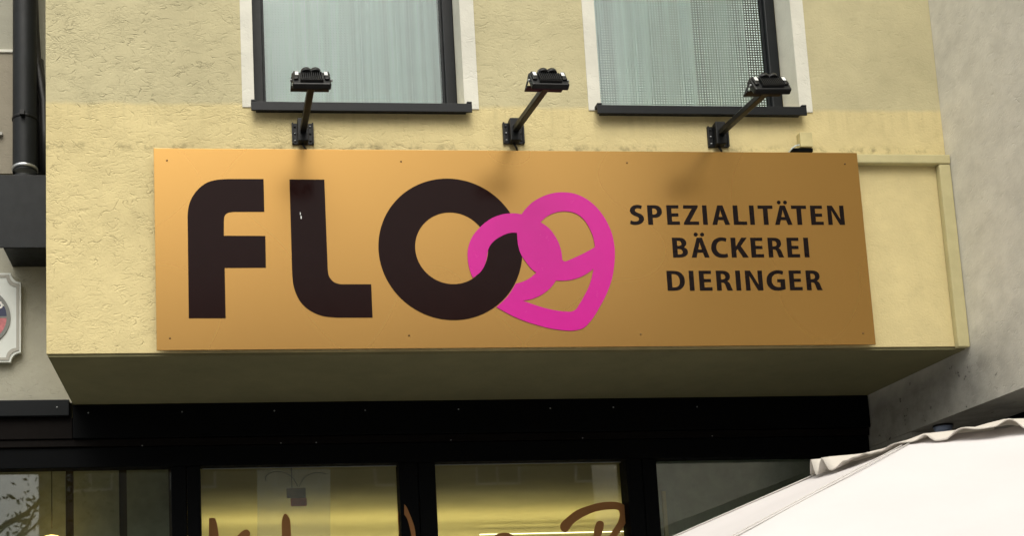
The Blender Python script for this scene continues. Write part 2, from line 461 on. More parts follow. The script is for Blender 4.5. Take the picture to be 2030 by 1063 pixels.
def surround(x0, x1, wl, wr, par):
    z0, z1 = zsill, zsill+WH
    zz = z0-.006
    bm = boxes(((x0-wl, -.004, zz), (x0-.0003, .0005, z1+.1)), ((x1+.0003, -.004, zz), (x1+wr, .0005, z1+.1)),
               ((x0, -.004, z1+.0005), (x1, .0005, z1+.1)))
    # reveal linings, painted the same white
    box(bm, (x0-.001, -.0035, z0+.002), (x0+.0012, .1295, z1-.003)); box(bm, (x1-.0012, -.0035, z0+.002), (x1+.001, .1295, z1-.003))
    obj('surround', bm, 'white_band_paint', par)
surround(W1[0], W1[1], W1[0]-at(480, 195, 0).x, at(948.5, 205, 0).x-W1[1], w1)
surround(W2[0], W2[1], W2[0]-at(1166, 205, 0).x, at(1609, 207, 0).x-W2[1], w2)
def sill(pl, pr, par):
    xa, xb = at(*pl, -.04).x, at(*pr, -.04).x
    zt = zsill - .001
    bm = boxes(((xa, -.042, zt-.040), (xb, -.034, zt)), ((xa+.0005, -.0338, zt-.006), (xb-.0005, -.006, zt-.0005)),
               ((xa, -.0425, zt+.0005), (xa+.022, -.006, zt+.009)), ((xb-.022, -.0425, zt+.0005), (xb, -.006, zt+.009)),
               ((xa+.02, -.034, zt-.030), (xb-.02, -.001, zt-.0065)))
    obj('sill', bm, 'anthracite', par, bevel=.002)
sill((498, 212), (936, 216), w1); sill((1184, 214), (1599, 216), w2)
# the rooms behind the upper windows (one shell per window)
def room(x0, x1):
    z0, z1 = zsill-.3, zsill+WH+.3
    bm = B(); a, b = (x0-.12, .305, z0), (x1+.12, 1.9, z1)
    v = [bm.verts.new(c) for c in ((a[0],a[1],z0),(b[0],a[1],z0),(b[0],b[1],z0),(a[0],b[1],z0),(a[0],a[1],z1),(b[0],a[1],z1),(b[0],b[1],z1),(a[0],b[1],z1))]
    for f in ((0,3,2,1),(4,5,6,7),(1,2,6,5),(2,3,7,6),(3,0,4,7)): bm.faces.new([v[i] for i in f])
    obj('room_shell', bm, 'room_wall', bld)
room(W1[0], W1[1]); room(W2[0], W2[1])

# ---- curtains
def curtain(name, x0, x1, Y, seed, amp, wl, mat, label, smooth_to=None, lean=0.0):
    rnd = random.Random(seed); bm = B()
    z0, z1 = zsill+.03, zsill+WH+.06
    n = 260; nz = 8; rows = []
    cuts = [0.0]                                              # uneven pleat widths
    while cuts[-1] < (x1-x0): cuts.append(cuts[-1] + wl*rnd.uniform(.5, 1.6))
    deep = [rnd.uniform(.35, 1) for _ in cuts]
    for j in range(nz+1):
        z = z0 + (z1-z0)*j/nz; row = []
        for i in range(n+1):
            t = i/n; xx = t*(x1-x0); k = 1.0
            if smooth_to is not None: k = min(1, max(.10, (t-smooth_to)/.06))
            q = max(c_ for c_ in range(len(cuts)) if cuts[c_] <= xx+1e-6); w_ = (cuts[q+1]-cuts[q]) if q+1 < len(cuts) else wl
            u = (xx-cuts[q])/w_
            y = Y - amp*k*deep[q]*(abs(math.sin(math.pi*u))**.8) + .006*math.sin(7*xx+j*.3)
            row.append(bm.verts.new((x0 + xx + lean*(1-xx/(x1-x0))*(z0-z)/(z1-z0), y, z)))
        rows.append(row)
    for a, b in zip(rows, rows[1:]):
        for i in range(n): bm.faces.new((a[i], a[i+1], b[i+1], b[i])).smooth = True
    return tag(obj(name, bm, mat), label, 'curtain', 'curtains behind the upper windows')
curtain('curtain', W1[0]+.03, W1[1]-.05, .26, 3, .055, .085, 'sheer_curtain', 'white curtain almost filling the upper window, smooth on one half', .52)
xm2 = at(1372, 110, .25).x
curtain('curtain', W2[0]+.0, xm2, .27, 8, .065, .12, 'sheer_curtain', 'pale curtain in loose leaning folds, next to the darker net curtain', None, -.12)
curtain('net_curtain', xm2-.03, at(1494, 200, .24).x, .285, 5, .04, .07, 'net_curtain', 'thin grey net curtain beside the pale folded curtain, with a dark gap at the frame')

# ---- shop front under the bay
def zat(px, py, Y): return at(px, py, Y).z
zl = (zat(200, 872, .78)+zat(900, 862, .78)+zat(1500, 852, .78))/3          # joint between the two fascia boards
zg = (zat(170, 935, .86)+zat(600, 928, .86)+zat(1050, 918, .86)+zat(1500, 910, .86))/4   # top of the glass
xa0 = at(146, 830, D).x
XSL = -3.2
fa = obj('fascia_board', boxes(((xa0, .762, zl+.002), (XR-.004, D+.05, ZB-.0125))), 'shop_black', bld, bevel=.003)
fb = obj('fascia_board', boxes(((XSL, .778, zg+.10), (XR-.004, D+.06, zl))), 'shop_band', bld, bevel=.003)
fc = obj('head_rail', boxes(((XSL, .790, zg), (XR-.004, D+.07, zg+.098))), 'shop_black', bld, bevel=.003)
zlt = zat(70, 794, .75); zlb = zat(70, 826, .75)
fd = obj('fascia_board', boxes(((XSL, .742, zlb), (at(137, 810, .745).x, D+.05, zlt))), 'black_metal', bld, bevel=.003)
obj('fascia_board', boxes(((XSL, .770, zl+.002), (xa0-.002, D+.04, zlb-.001))), 'shop_band', bld, bevel=.003)
def dots(par, pts, Y, r=.0042, mat='screw_grey'):
    first = None
    for px, py in pts:
        p = at(px, py, Y)
        if first is None:
            bm = B(); lathe(bm, [(0, -.003), (r*.7, -.0025), (r, 0), (r, .004)], 10, (0, 0, 0), 'y')
            first = obj('screw', bm, mat); o = first
        else:
            o = first.copy(); COL.objects.link(o)
        off = Vector((0, 0, 0)); q = par
        while q is not None: off += q.location; q = q.parent
        o.parent = par; o.location = p - off
dots(fa, [(175,819),(361,817),(544,815),(724,814),(909,812),(1091,810),(1216,808),(1382,807)], .7615, .0038)
dots(fb, [(282,884),(557,879),(627,878),(894,873)], .7775, .0034)
dots(fb, [(1155,869),(1412,865)], .7775, .0034)
dots(fd, [(113,808)], .7415, .0045)
# mullions and panes
mul = [(340, 398), (793, 865), (1245, 1305)]
edges = []
for a, b in mul:
    xa, xb = at(a, 990, .80).x, at(b, 985, .80).x
    edges.append((xa, xb)); xm = xa + (xb-xa)*.52
    obj('mullion', boxes(((xa, .79, .06), (xm-.0015, D+.09, zg-.001)), ((xm+.0015, .793, .06), (xb, D+.09, zg-.001))), 'shop_black', bld, bevel=.004)
obj('plinth', boxes(((XSL, .78, 0.0), (XR-.004, D+.12, .058))), 'shop_black', bld)
spans = [(XSL+.02, edges[0][0]), (edges[0][1], edges[1][0]), (edges[1][1], edges[2][0]), (edges[2][1], XR-.06)]
GY = .86
panes = []
for a, b in spans:
    panes.append(obj('shop_window', boxes(((a-.008, GY, .05), (b+.008, GY+.006, zg+.01))), 'shop_glass', bld))
obj('mullion', boxes(((XR-.061, .79, .06), (XR-.004, D+.09, zg-.001))), 'shop_black', bld, bevel=.004)
# thin bright glazing seal along the top of the panes
for (a, b), p in list(zip(spans, panes))[1:3]:
    obj('seal', boxes(((a+.01, GY-.006, zg-.004), (b-.004, GY-.001, zg-.0012))), 'screw_grey', p)
# script lettering on the panes
S4 = 6.548
def script(par, pts, org, sc, Y=GY-.0015, nm='lettering'):
    flat_shape(nm, [smooth_path(pts)], Y, .0008, 'script_vinyl', par, True, org, sc)
script(panes[1], [(160,1160,1),(160,810),(175,775),(210,772),(240,785),(265,860),(285,1002),(292,1160,1)], (390,910), S4)
script(panes[1], [(470,1160,1),(500,1040),(530,1002),(590,945),(645,923),(685,950),(690,1002),(640,1160,1)], (390,910), S4)
script(panes[1], [(1105,1160,1),(1104,900),(1110,780),(1145,718),(1185,745),(1215,820),(1224,1002),(1226,1160,1)], (390,910), S4)
script(panes[1], [(1100,1125,1),(1095,1063),(1085,950),(1086,890),(1105,850),(1120,838,1),(1120,905,1),(1111,935),(1115,1063),(1118,1125,1)], (500,780), 3.756)
mu = [o for o in bld.children if o.name.startswith('mullion')][1]
script(mu, [(1132,905,1),(1132,828,1),(1152,855),(1180,920),(1205,990),(1217,1063),(1222,1125,1),(1192,1125,1),(1185,1063),(1170,990),(1152,935)], (500,780), 3.756, .7885)
script(panes[2], [(1320,336),(1298,312),(1303,275),(1350,230),(1410,185),(1500,150),(1580,130),(1660,125),(1720,135),(1755,165),(1768,205),(1760,250),(1735,300),(1705,345),(1650,420,1),(1600,420,1),(1655,335),(1695,270),(1710,220),(1705,192),(1690,180),(1650,178),(1580,185),(1510,205),(1440,240),(1390,275),(1360,315),(1342,335)], (740,960), 3.5)
script(panes[2], [(1520,420,1),(1530,340),(1537,300),(1550,268),(1575,258),(1598,272),(1597,310),(1580,360),(1570,420,1)], (740,960), 3.5)
script(panes[2], [(800,420,1),(840,362),(890,342),(940,344),(985,370),(1000,420,1),(960,420,1),(930,385),(890,376),(850,420,1)], (740,960), 3.5)
# pale see-through rectangle and a curled twig drawing on the second pane
flat_shape('pale_sheet', [[(510,931),(655,930),(655,1100),(510,1100)]], GY-.0005, .0004, 'pale_sheet_mix', panes[1])
def twig(pts, Y, r):
    cu = B(); P2 = smooth_path(pts, False, 6)
    tube(cu, [at(390+p.x/S4, 910+p.y/S4, Y) for p in P2], r, 6); return cu
plain('twig_ink', (.09, .09, .07), .7)
obj('twig_drawing', twig([(905,290),(890,250),(930,200),(1000,172),(1100,172),(1190,205),(1260,265),(1310,360)], GY-.003, .0014), 'twig_ink', panes[1])
obj('twig_drawing', twig([(1330,365),(1380,270),(1440,215),(1520,185),(1600,180),(1690,200)], GY-.003, .0012), 'twig_ink', panes[1])

# ---- shop interior
IC = 2.92
bmI = B()
def quad(bm, *c): bm.faces.new([bm.verts.new(p) for p in c])
quad(bmI, (XSL, 5.2, 0), (XR, 5.2, 0), (XR, 5.2, IC), (XSL, 5.2, IC))
quad(bmI, (XSL, .9, 0), (XSL, 5.2, 0), (XSL, 5.2, IC), (XSL, .9, IC))
quad(bmI, (XR-.002, .9, 0), (XR-.002, 5.2, 0), (XR-.002, 5.2, IC), (XR-.002, .9, IC))
obj('interior_wall', bmI, 'interior_wall', bld)
obj('interior_ceiling', boxes(((XSL, .875, IC), (XR-.003, 5.2, IC+.05))), 'interior_ceiling', bld)
obj('interior_floor', boxes(((XSL, .925, .0), (XR-.003, 5.2, .03))), 'interior_dark', bld)
# added panels imitate mirrored bands in the first pane; inner wall behind the right-hand
xp = [at(p, 1000, 1.3).x for p in (-60, 130, 146, 236, 240, 252, 335, 352)]
part = obj('inner_panel', boxes(((xp[0], 1.30, .03), (xp[1], 1.34, IC-.001)), ((xp[2], 1.30, .03), (xp[3], 1.33, IC-.001)), ((xp[5], 1.29, .03), (xp[6], 1.33, IC-.001))), 'interior_panel', bld)
obj('inner_panel', boxes(((xp[1]+.0005, 1.31, .03), (xp[2]-.0005, 1.35, IC-.001)), ((xp[3]+.0005, 1.31, .03), (xp[5]-.0005, 1.36, IC-.001)), ((xp[6]+.0005, 1.28, .03), (xp[7]+.02, 1.34, IC-.001))), 'interior_dark', bld)
xq = [at(p, 1000, 1.2).x for p in (1290, 1312, 1319, 1700)]
obj('inner_panel', boxes(((xq[0], 1.20, .03), (XR-.003, 1.24, IC-.001))), 'interior_panel', bld)
obj('door_jamb', boxes(((xq[1], 1.185, .03), (xq[2], 1.199, zat(1315, 975, 1.19)))), 'trim_paint', bld)
# cove lamp: long tube behind a valance that keeps the ceiling by the window in shade
xc0, xc1 = at(352, 1000, 3).x-.1, at(1290, 1000, 3).x+.25
cv = thing('cove_lamp', ((xc0+xc1)/2, 3.7, 2.5), 'long warm cove lamp glowing on the ceiling inside the bakery', 'lamp')
obj('valance', boxes(((xc0, 3.285, 2.42), (xc1, 3.30, 2.645))), 'interior_wall', cv)
obj('shelf', boxes(((xc0, 3.3005, 2.42), (xc1, 3.9, 2.435))), 'interior_wall', cv)
bm = B(); tube(bm, [(xc0+.02, 3.7, 2.50), (xc1-.02, 3.7, 2.50)], .045, 12); obj('tube', bm, 'cove_tube', cv)
bm = B(); tube(bm, [(xc0+.02, 4.75, 2.50), (xc1-.02, 4.75, 2.50)], .045, 12); obj('tube', bm, 'cove_tube', cv)  # second, unseen tube added to even out the ceiling glow
sx0, sx1 = at(950, 1058, 4.2).x, at(1242, 1055, 4.2).x; zst = zat(1100, 1058, 4.2)
st = thing('strip_lamp', ((sx0+sx1)/2, 4.2, zst), 'thin bright strip lamp low inside the middle shop window', 'lamp')
obj('housing', boxes(((sx0-.02, 4.2, zst-.05), (sx1+.02, 4.26, zst-.011))), 'interior_wall', st)
bm = B(); tube(bm, [(sx0, 4.19, zst), (sx1, 4.19, zst)], .0045, 10); obj('tube', bm, 'strip_glow', st)
plain('picture_brown', (.22, .13, .07), .7, var=.3, vs=30)
plain('picture_red', (.55, .12, .06), .7, var=.3, vs=30)
hc, hd_ = at(568, 968, 1.385), at(607, 1004, 1.385)
hp = thing('hanging_ornament', (hc.x, 1.39, hd_.z), 'small brown and red ornament hanging inside behind the glass below the twig drawing', 'ornament')
zmid = hd_.z + (hc.z-hd_.z)*.45
obj('block', boxes(((hc.x, 1.385, zmid), (hd_.x, 1.399, hc.z))), 'picture_brown', hp, bevel=.004)
obj('block', boxes(((hc.x+.02, 1.384, hd_.z), (hd_.x+.004, 1.399, zmid-.0005))), 'picture_red', hp, bevel=.004)
bm = B(); tube(bm, [(hc.x+.03, 1.39, hc.z), (hc.x+.03, 1.39, IC-.001)], .0018, 6); obj('wire', bm, 'cable_black', hp)
# pendant lamp behind the first pane
pc = at(103, 1066, 1.12); zpl = pc.z
pl = thing('pendant_lamp', pc, 'small glowing pendant lamp hanging behind the shop pane under the plaque', 'lamp')
bm = B(); lathe(bm, [(.012, .022), (.03, .018), (.05, .009), (.064, .001), (.066, -.002)], 24, (pc.x, pc.y, pc.z-.012)); sh = obj('shade', bm, 'warm_bulb', pl)
bm = B(); tube(bm, [(pc.x, pc.y, pc.z+.045), (pc.x, pc.y, IC-.001)], .0025, 6); obj('cord', bm, 'cable_black', pl)
bm = B(); lathe(bm, [(.0, .03), (.02, .02), (.028, 0), (.02, -.03), (0, -.035)], 16, (pc.x, pc.y, pc.z-.02)); obj('bulb', bm, 'warm_bulb', pl)

# ------------------------------------------------------------------ the sign
SY = -.045
c00, c10, c01, c11 = (at(309.5,695,SY), at(1738,684,SY), at(305.5,293,SY), at(1697.5,303.5,SY))
sx0, sx1 = (c00.x+c01.x)/2, (c10.x+c11.x)/2
sz0, sz1 = (c00.z+c10.z)/2, (c01.z+c11.z)/2
sg = thing('shop_sign', ((sx0+sx1)/2, -.03, sz0), 'wide gold shop sign reading FLO with a pink pretzel under three floodlights', 'sign')
obj('panel', boxes(((sx0, SY, sz0), (sx1, SY+.006, sz1))), 'gold_panel', sg, bevel=.0012)
for bx in (sx0+.12, (sx0+sx1)/2-.02, sx1-.16):
    obj('batten', boxes(((bx, SY+.0065, sz0+.08), (bx+.04, -.001, sz1-.08))), 'trim_paint', sg)
FY = SY - .0002
fo = (300, 280); fs = 2.531
Fp = [(563,190,1),(385,190,1),(330,194),(280,208),(236,240),(203,285),(187,330),(182,372,1),(188,889,1),(373,889,1),(368,636,1),(575,635,1),(572,476,1),(364,475,1),(364,395,1),(368,375),(382,360),(410,354,1),(567,354,1)]
flat_shape('letter', [smooth_path(Fp)], FY, .0015, 'brown_vinyl', sg, True, fo, fs)
Lp = [(693,192,1),(868,193,1),(885,640,1),(891,677),(912,705),(940,717),(970,719,1),(1103,719,1),(1110,886,1),(930,886,1),(860,878),(800,853),(755,815),(726,765),(711,710),(706,645,1)]
Lo = flat_shape('letter', [smooth_path(Lp)], FY, .0015, 'brown_vinyl', sg, True, fo, fs)
oc = at(893.4, 493.5, FY); ro = (at(1035.7,493.5,FY).x-at(751,493.5,FY).x)/2; rz = (at(893,353,FY).z-at(893,633.9,FY).z)/2
ic = at(895.5, 492.2, FY); ri = ro*.508
def ell(c, a, b, n=120): return [(c.x+a*math.cos(2*math.pi*k/n), c.z+b*math.sin(2*math.pi*k/n)) for k in range(n)]
flat_shape('letter', [ell(oc, ro, rz), ell(ic, ri, ri*rz/ro)], FY, .0015, 'brown_vinyl', sg, False)
po = (900, 370); ps = 3.544
outer = [(475,195,1),(500,160),(545,115),(600,80),(660,55),(720,42),(780,40),(840,48),(900,70),(960,108),(1010,155),(1055,215),(1090,280),(1115,350),(1128,430),(1130,490),(1125,560),(1112,640),(1090,710),(1060,780),(1025,845),(990,905),(965,940),(935,975),(905,998),(860,1010),(810,1014),(740,1008),(660,995),(580,973),(500,948),(420,915),(350,878),(298,848,1),
 (345,805),(390,755),(433,683,1),(480,670),(530,645),(578,606,1),(540,575),(505,530),(478,490),(460,450),(448,395),(442,325,1),(410,324),(370,332),(330,350),(290,375),(258,408),(240,445),(233,490),(222,535),(202,580),(172,614),(132,642,1),(115,600),(100,540),(95,480),(100,430),(115,380),(140,335),(180,288),(230,245),(280,215),(340,195),(395,188),(440,189)]
h1 = [(608,250,1),(650,212),(700,187),(750,175),(800,175),(850,187),(895,215),(930,255),(960,310),(980,365),(990,425,1),(960,443),(900,475),(840,503),(790,524),(772,524),(760,512,1),(755,460),(735,395),(705,340),(665,290)]
h2 = [(485,803,1),(540,793),(600,770),(650,737),(685,705),(718,660,1),(760,662),(820,657),(880,640),(930,615),(980,578,1),(965,650),(940,720),(900,795),(870,845),(855,865),(830,878),(800,880),(740,875),(670,862),(590,840)]
flat_shape('pretzel_emblem', [smooth_path(outer, True, 4), smooth_path(h1, True, 4), smooth_path(h2, True, 4)], FY-.0017, .0008, 'pink_vinyl', sg, True, po, ps)
# three lines of lettering, each cap height and width measured on the board
c = 1                                               # marks a sharp corner
GL = {
'I': (.24, [[(0,0,c),(.24,0,c),(.24,1,c),(0,1,c)]]),
'L': (.66, [[(0,0,c),(.66,0,c),(.66,.17,c),(.24,.17,c),(.24,1,c),(0,1,c)]]),
'E': (.63, [[(0,0,c),(.63,0,c),(.63,.165,c),(.24,.165,c),(.24,.425,c),(.58,.425,c),(.58,.585,c),(.24,.585,c),(.24,.84,c),(.61,.84,c),(.61,1,c),(0,1,c)]]),
'T': (.75, [[(0,1,c),(.75,1,c),(.75,.83,c),(.492,.83,c),(.492,0,c),(.255,0,c),(.255,.83,c),(0,.83,c)]]),
'Z': (.78, [[(0,0,c),(.78,0,c),(.78,.165,c),(.31,.165,c),(.77,.9,c),(.77,1,c),(.02,1,c),(.02,.835,c),(.46,.835,c),(0,.1,c)]]),
'N': (.83, [[(0,0,c),(.215,0,c),(.215,.40,c),(.20,.76,c),(.58,0,c),(.83,0,c),(.83,1,c),(.615,1,c),(.615,.62,c),(.63,.27,c),(.25,1,c),(0,1,c)]]),
'A': (.88, [[(0,0,c),(.235,0,c),(.305,.245,c),(.575,.245,c),(.65,0,c),(.88,0,c),(.575,1,c),(.31,1,c)], [(.345,.405,c),(.535,.405,c),(.475,.62,c),(.44,.79,c),(.405,.62,c)]]),
'K': (.82, [[(0,0,c),(.235,0,c),(.235,.33,c),(.31,.43,c),(.545,0,c),(.82,0,c),(.475,.575,c),(.80,1,c),(.53,1,c),(.29,.635,c),(.235,.545,c),(.235,1,c),(0,1,c)]]),
'D': (.855, [[(0,0,c),(.30,0,c),(.52,.03),(.70,.13),(.82,.30),(.855,.51),(.82,.71),(.71,.87),(.55,.965),(.32,1,c),(0,1,c)], [(.235,.165,c),(.32,.165,c),(.46,.19),(.565,.28),(.61,.41),(.615,.51),(.60,.63),(.54,.75),(.44,.82),(.33,.84,c),(.235,.84,c)]]),
'P': (.70, [[(0,0,c),(.235,0,c),(.235,.36,c),(.31,.355),(.47,.375),(.60,.45),(.68,.56),(.70,.69),(.67,.83),(.58,.94),(.45,.99),(.30,1,c),(0,1,c)], [(.235,.525,c),(.30,.52),(.40,.55),(.455,.62),(.465,.69),(.44,.77),(.38,.825),(.30,.84,c),(.235,.84,c)]]),
'R': (.79, [[(0,0,c),(.235,0,c),(.235,.40,c),(.305,.40,c),(.385,.375),(.43,.30),(.48,.12),(.525,0,c),(.79,0,c),(.74,.12),(.67,.33),(.61,.42),(.535,.47,c),(.62,.53),(.68,.63),(.69,.72),(.66,.85),(.57,.94),(.45,.985),(.30,1,c),(0,1,c)], [(.235,.56,c),(.32,.56),(.41,.59),(.455,.65),(.46,.70),(.44,.775),(.38,.825),(.31,.84,c),(.235,.84,c)]]),
'B': (.74, [[(0,0,c),(.30,0,c),(.50,.025),(.65,.10),(.735,.22),(.735,.33),(.68,.44),(.565,.52,c),(.64,.59),(.69,.68),(.69,.78),(.63,.90),(.50,.98),(.32,1,c),(0,1,c)], [(.235,.585,c),(.31,.585),(.40,.61),(.45,.67),(.455,.72),(.43,.795),(.37,.835),(.31,.845,c),(.235,.845,c)], [(.235,.155,c),(.32,.155),(.43,.18),(.485,.245),(.49,.30),(.46,.37),(.39,.42),(.31,.43,c),(.235,.43,c)]]),
'C': (.77, [[(.76,.965,c),(.66,1.0),(.52,1.015),(.35,.99),(.17,.89),(.05,.72),(0,.49),(.04,.28),(.15,.11),(.31,.015),(.50,-.015),(.67,-.005),(.77,.03,c),(.745,.205,c),(.65,.175),(.53,.17),(.40,.20),(.30,.29),(.25,.41),(.245,.52),(.275,.66),(.35,.77),(.45,.825),(.545,.84),(.65,.825),(.72,.795,c)]]),
'G': (.88, [[(.83,.96,c),(.72,1.0),(.57,1.015),(.38,.99),(.18,.88),(.05,.71),(0,.49),(.03,.29),(.14,.11),(.31,.01),(.52,-.015),(.72,.01),(.88,.06,c),(.88,.565,c),(.51,.565,c),(.51,.405,c),(.655,.405,c),(.655,.175,c),(.55,.16),(.42,.19),(.31,.27),(.25,.40),(.245,.51),(.275,.66),(.36,.77),(.47,.83),(.57,.84),(.68,.825),(.785,.79,c)]]),
'S': (.68, [[(.62,.965,c),(.52,1.0),(.41,1.015),(.25,.99),(.12,.91),(.045,.79),(.045,.66),(.11,.545),(.23,.465),(.35,.41),(.42,.36),(.44,.29),(.41,.215),(.33,.175),(.22,.165),(.12,.185),(.04,.225,c),(0,.045,c),(.10,.005),(.22,-.015),(.40,.005),(.56,.08),(.66,.20),(.68,.31),(.65,.43),(.56,.53),(.42,.60),(.31,.66),(.275,.72),(.295,.80),(.37,.84),(.46,.84),(.53,.825),(.575,.80,c)]]),
}
def line(txt, spans_, yl, yr):
    """one line of bold humanist capitals; every letter has its own measured left and right edge on the board"""
    loops = []
    za, zb_ = (at(spans_[0][0], yl[1], FY).z + at(spans_[-1][1], yr[1], FY).z)/2, (at(spans_[0][0], yl[0], FY).z + at(spans_[-1][1], yr[0], FY).z)/2
    ym = (yl[0]+yl[1])/2; H = zb_-za
    for ch, (a, b) in zip(txt, spans_):
        g = 'A' if ch == '\u00c4' else ch
        w_, ls = GL[g]; xa, xb = at(a, ym, FY).x, at(b, ym, FY).x
        low = .03 if g == 'A' else 0.0                   # edges of these were read at the foot, where the board leans out
        kx = (xb-xa)/w_
        for lp in ls: loops.append([(xa+p.x*kx, za+p.y*H) for p in smooth_path(lp, True, 5)] if any(len(q) < 3 for q in lp) else [(xa+q[0]*kx, za+q[1]*H) for q in lp])
        if ch == '\u00c4':
            for dx in (.28, .60): loops.append([(xa+dx*kx+.098*H*math.cos(2*math.pi*k/20), za+1.16*H+.098*H*math.sin(2*math.pi*k/20)) for k in range(20)])
    flat_shape('lettering', loops, FY, .0008, 'dark_text_vinyl', sg, False)
line('SPEZIALIT\u00c4TEN', [(1247.9,1276.1),(1283.9,1312.5),(1322,1346.7),(1354.6,1384.6),(1392.9,1401.8),(1411,1445.5),(1453.5,1479.7),(1486,1495.2),(1503,1532.5),(1535,1569.3),(1569.4,1599),(1607,1631.5),(1640.7,1673.3)], (407.2,445.9), (407.4,445.6))
line('B\u00c4CKEREI', [(1333.2,1363),(1370,1405),(1409.9,1441.9),(1449.4,1482.7),(1488.6,1513.3),(1522.8,1552.8),(1560.3,1584.8),(1593.7,1603.2)], (471.4,510.8), (471.4,510.4))
line('DIERINGER', [(1322.4,1357.5),(1366.4,1375.7),(1386.2,1411.3),(1420.3,1451.4),(1458.7,1468.1),(1477.8,1511.8),(1519.7,1556.2),(1564.7,1589.8),(1598.3,1629.3)], (537,576.7), (536.6,575.7))
dots(sg, [(331,318),(795,320),(1243,322.5),(1675,325),(337,671),(811,665.5),(1270,663),(1711,661)], SY-.0003, .0042, 'sign_screw')
bm = B(); box(bm, at(594.5, 421, FY-.0018), at(596.2, 426, FY-.0022)); box(bm, at(595.8, 428, FY-.0018), at(598, 434, FY-.0022)); obj('scratch', bm, 'clip_white', sg)

# ------------------------------------------------------------------ floodlights
def floodlight(label):
    root = thing('floodlight', (0,0,0), label, 'floodlight', 'floodlights on arms above the sign')
    # wall bracket: plate with folded flanges and a raised channel
    bm = boxes(((-.047,-.008,-.048),(.047,-.0005,.048)), ((-.047,-.016,-.048),(-.040,-.0085,.048)), ((.040,-.016,-.048),(.047,-.0085,.048)))
    br = obj('wall_bracket', bm, 'lamp_black', root, bevel=.0015)
    bm = boxes(((-.024,-.046,-.050),(.021,-.0085,.053)))
    obj('channel', bm, 'lamp_black', br, bevel=.003)
    for x, z in ((-.0335,.032),(-.0335,-.033),(.0325,.032),(.0325,-.033),(-.0335,0),(.0325,0)):
        bm = B(); lathe(bm, [(.0,-.013),(.0035,-.012),(.005,-.0082)], 8, (x, 0, z), 'y')
        obj('bolt', bm, 'bolt_dark' if (x < 0) == (z > 0) else 'screw_grey', br)
    E = Vector((0, -.475, -.057))
    bm = B(); beam(bm, (0, -.03, .004), E+Vector((0, -.012, .006)), .027, .025); obj('arm', bm, 'lamp_black', root, bevel=.003)
    # yoke: flat base bar and two ears, on the wall side of the head
    yb, yf, yz = E.y+.038, E.y+.002, E.z+.004
    bm = boxes(((-.079, yf, yz), (.072, yb, yz+.006)))
    for s in (-.079, .069):
        e = [(s, yf+.002, yz+.0061), (s, yb-.002, yz+.0061), (s, yf-.016, yz+.032), (s, yf-.034, yz+.020)]
        f0 = [bm.verts.new(p) for p in e]; f1 = [bm.verts.new((p[0]+.003, p[1], p[2])) for p in e]
        bm.faces.new(f0); bm.faces.new(f1[::-1])
        for k in range(4): bm.faces.new((f0[k], f0[(k+1)%4], f1[(k+1)%4], f1[k]))
    obj('yoke', bm, 'lamp_black', root, bevel=.001)
    # head: local frame x (width), v (up the back), n (out of the back)
    a = R(33); nrm = Vector((0, -math.cos(a), math.sin(a))); vv = Vector((0, math.sin(a), math.cos(a))); xx = Vector((1,0,0))
    C = E + Vector((-.002, -.032, .012))
    def loc(x, v, n_): return C + xx*x + vv*v + nrm*n_
    def hb(bm, x0, x1, v0, v1, n0, n1):
        for q in box(bm, (x0, v0, n0), (x1, v1, n1)): q.co = loc(*q.co)
    bm = B(); hb(bm, -.0745, .0745, -.046, .046, -.016, .010); hd = obj('lamp_head', bm, 'lamp_black', root, bevel=.006)
    bm = B()
    for k in range(11):
        x = -.040 + k*.008; hb(bm, x-.0016, x+.0016, -.030, .024, .0102, .022)
    hb(bm, -.0445, .0445, -.0335, -.0305, .0102, .020)
    obj('cooling_fins', bm, 'lamp_black', hd)
    bm = B(); prof = []
    for k in range(41):                                   # two low rounded humps over the fins
        x = -.040 + .080*k/40
        h = .020*max(0, 1-((abs(x)-.0175)/.0225)**2)**.5
        prof.append((x, max(h, .009 if abs(x) < .034 else 0)))
    f0 = [bm.verts.new(loc(x, .0245, .0102+h)) for x, h in prof] ; f1 = [bm.verts.new(loc(x, .045, .0102+h)) for x, h in prof]
    g0 = [bm.verts.new(loc(x, .0245, .0102)) for x in (-.0405, .0405)]; g1 = [bm.verts.new(loc(x, .045, .0102)) for x in (-.0405, .0405)]
    for k in range(40): bm.faces.new((f0[k], f0[k+1], f1[k+1], f1[k])).smooth = True
    bm.faces.new([g0[0]] + f0 + [g0[1]]); bm.faces.new(([g1[0]] + f1 + [g1[1]])[::-1]); bm.faces.new((g0[0], g0[1], g1[1], g1[0]))
    bm.faces.new((g0[0], f0[0], f1[0], g1[0])); bm.faces.new((g0[1], g1[1], f1[-1], f0[-1]))
    obj('driver_hump', bm, 'lamp_black', hd)
    for s in (-1, 1):
        bm = B(); hb(bm, s*.060-.009, s*.060+.009, -.020, .040, .0102, .0185); obj('end_block', bm, 'lamp_black', hd, bevel=.004)
        bm = B(); hb(bm, s*.0565-.0065, s*.0565+.0065, .004, .030, .0186, .0200); obj('reflective_tab', bm, 'clip_white', hd)
        bm = B(); tube(bm, [C+xx*s*.0748, C+xx*s*.082], .005, 10); obj('pivot_knob', bm, 'screw_grey', hd)
    bm = B(); hb(bm, -.066, .066, -.038, .038, -.0175, -.0162); obj('lens', bm, 'opp_glass', hd)
    bm = B(); tube(bm, [(-.004,-.012,-.049),(.000,-.016,-.058),(.008,-.012,-.068),(.014,-.006,-.085)], .0045, 8); obj('cable', bm, 'cable_black', root)
    return root
fl = floodlight('black floodlight on an almost straight arm above the letter L of the sign')
p = at(600, 267, 0); fl.location = p
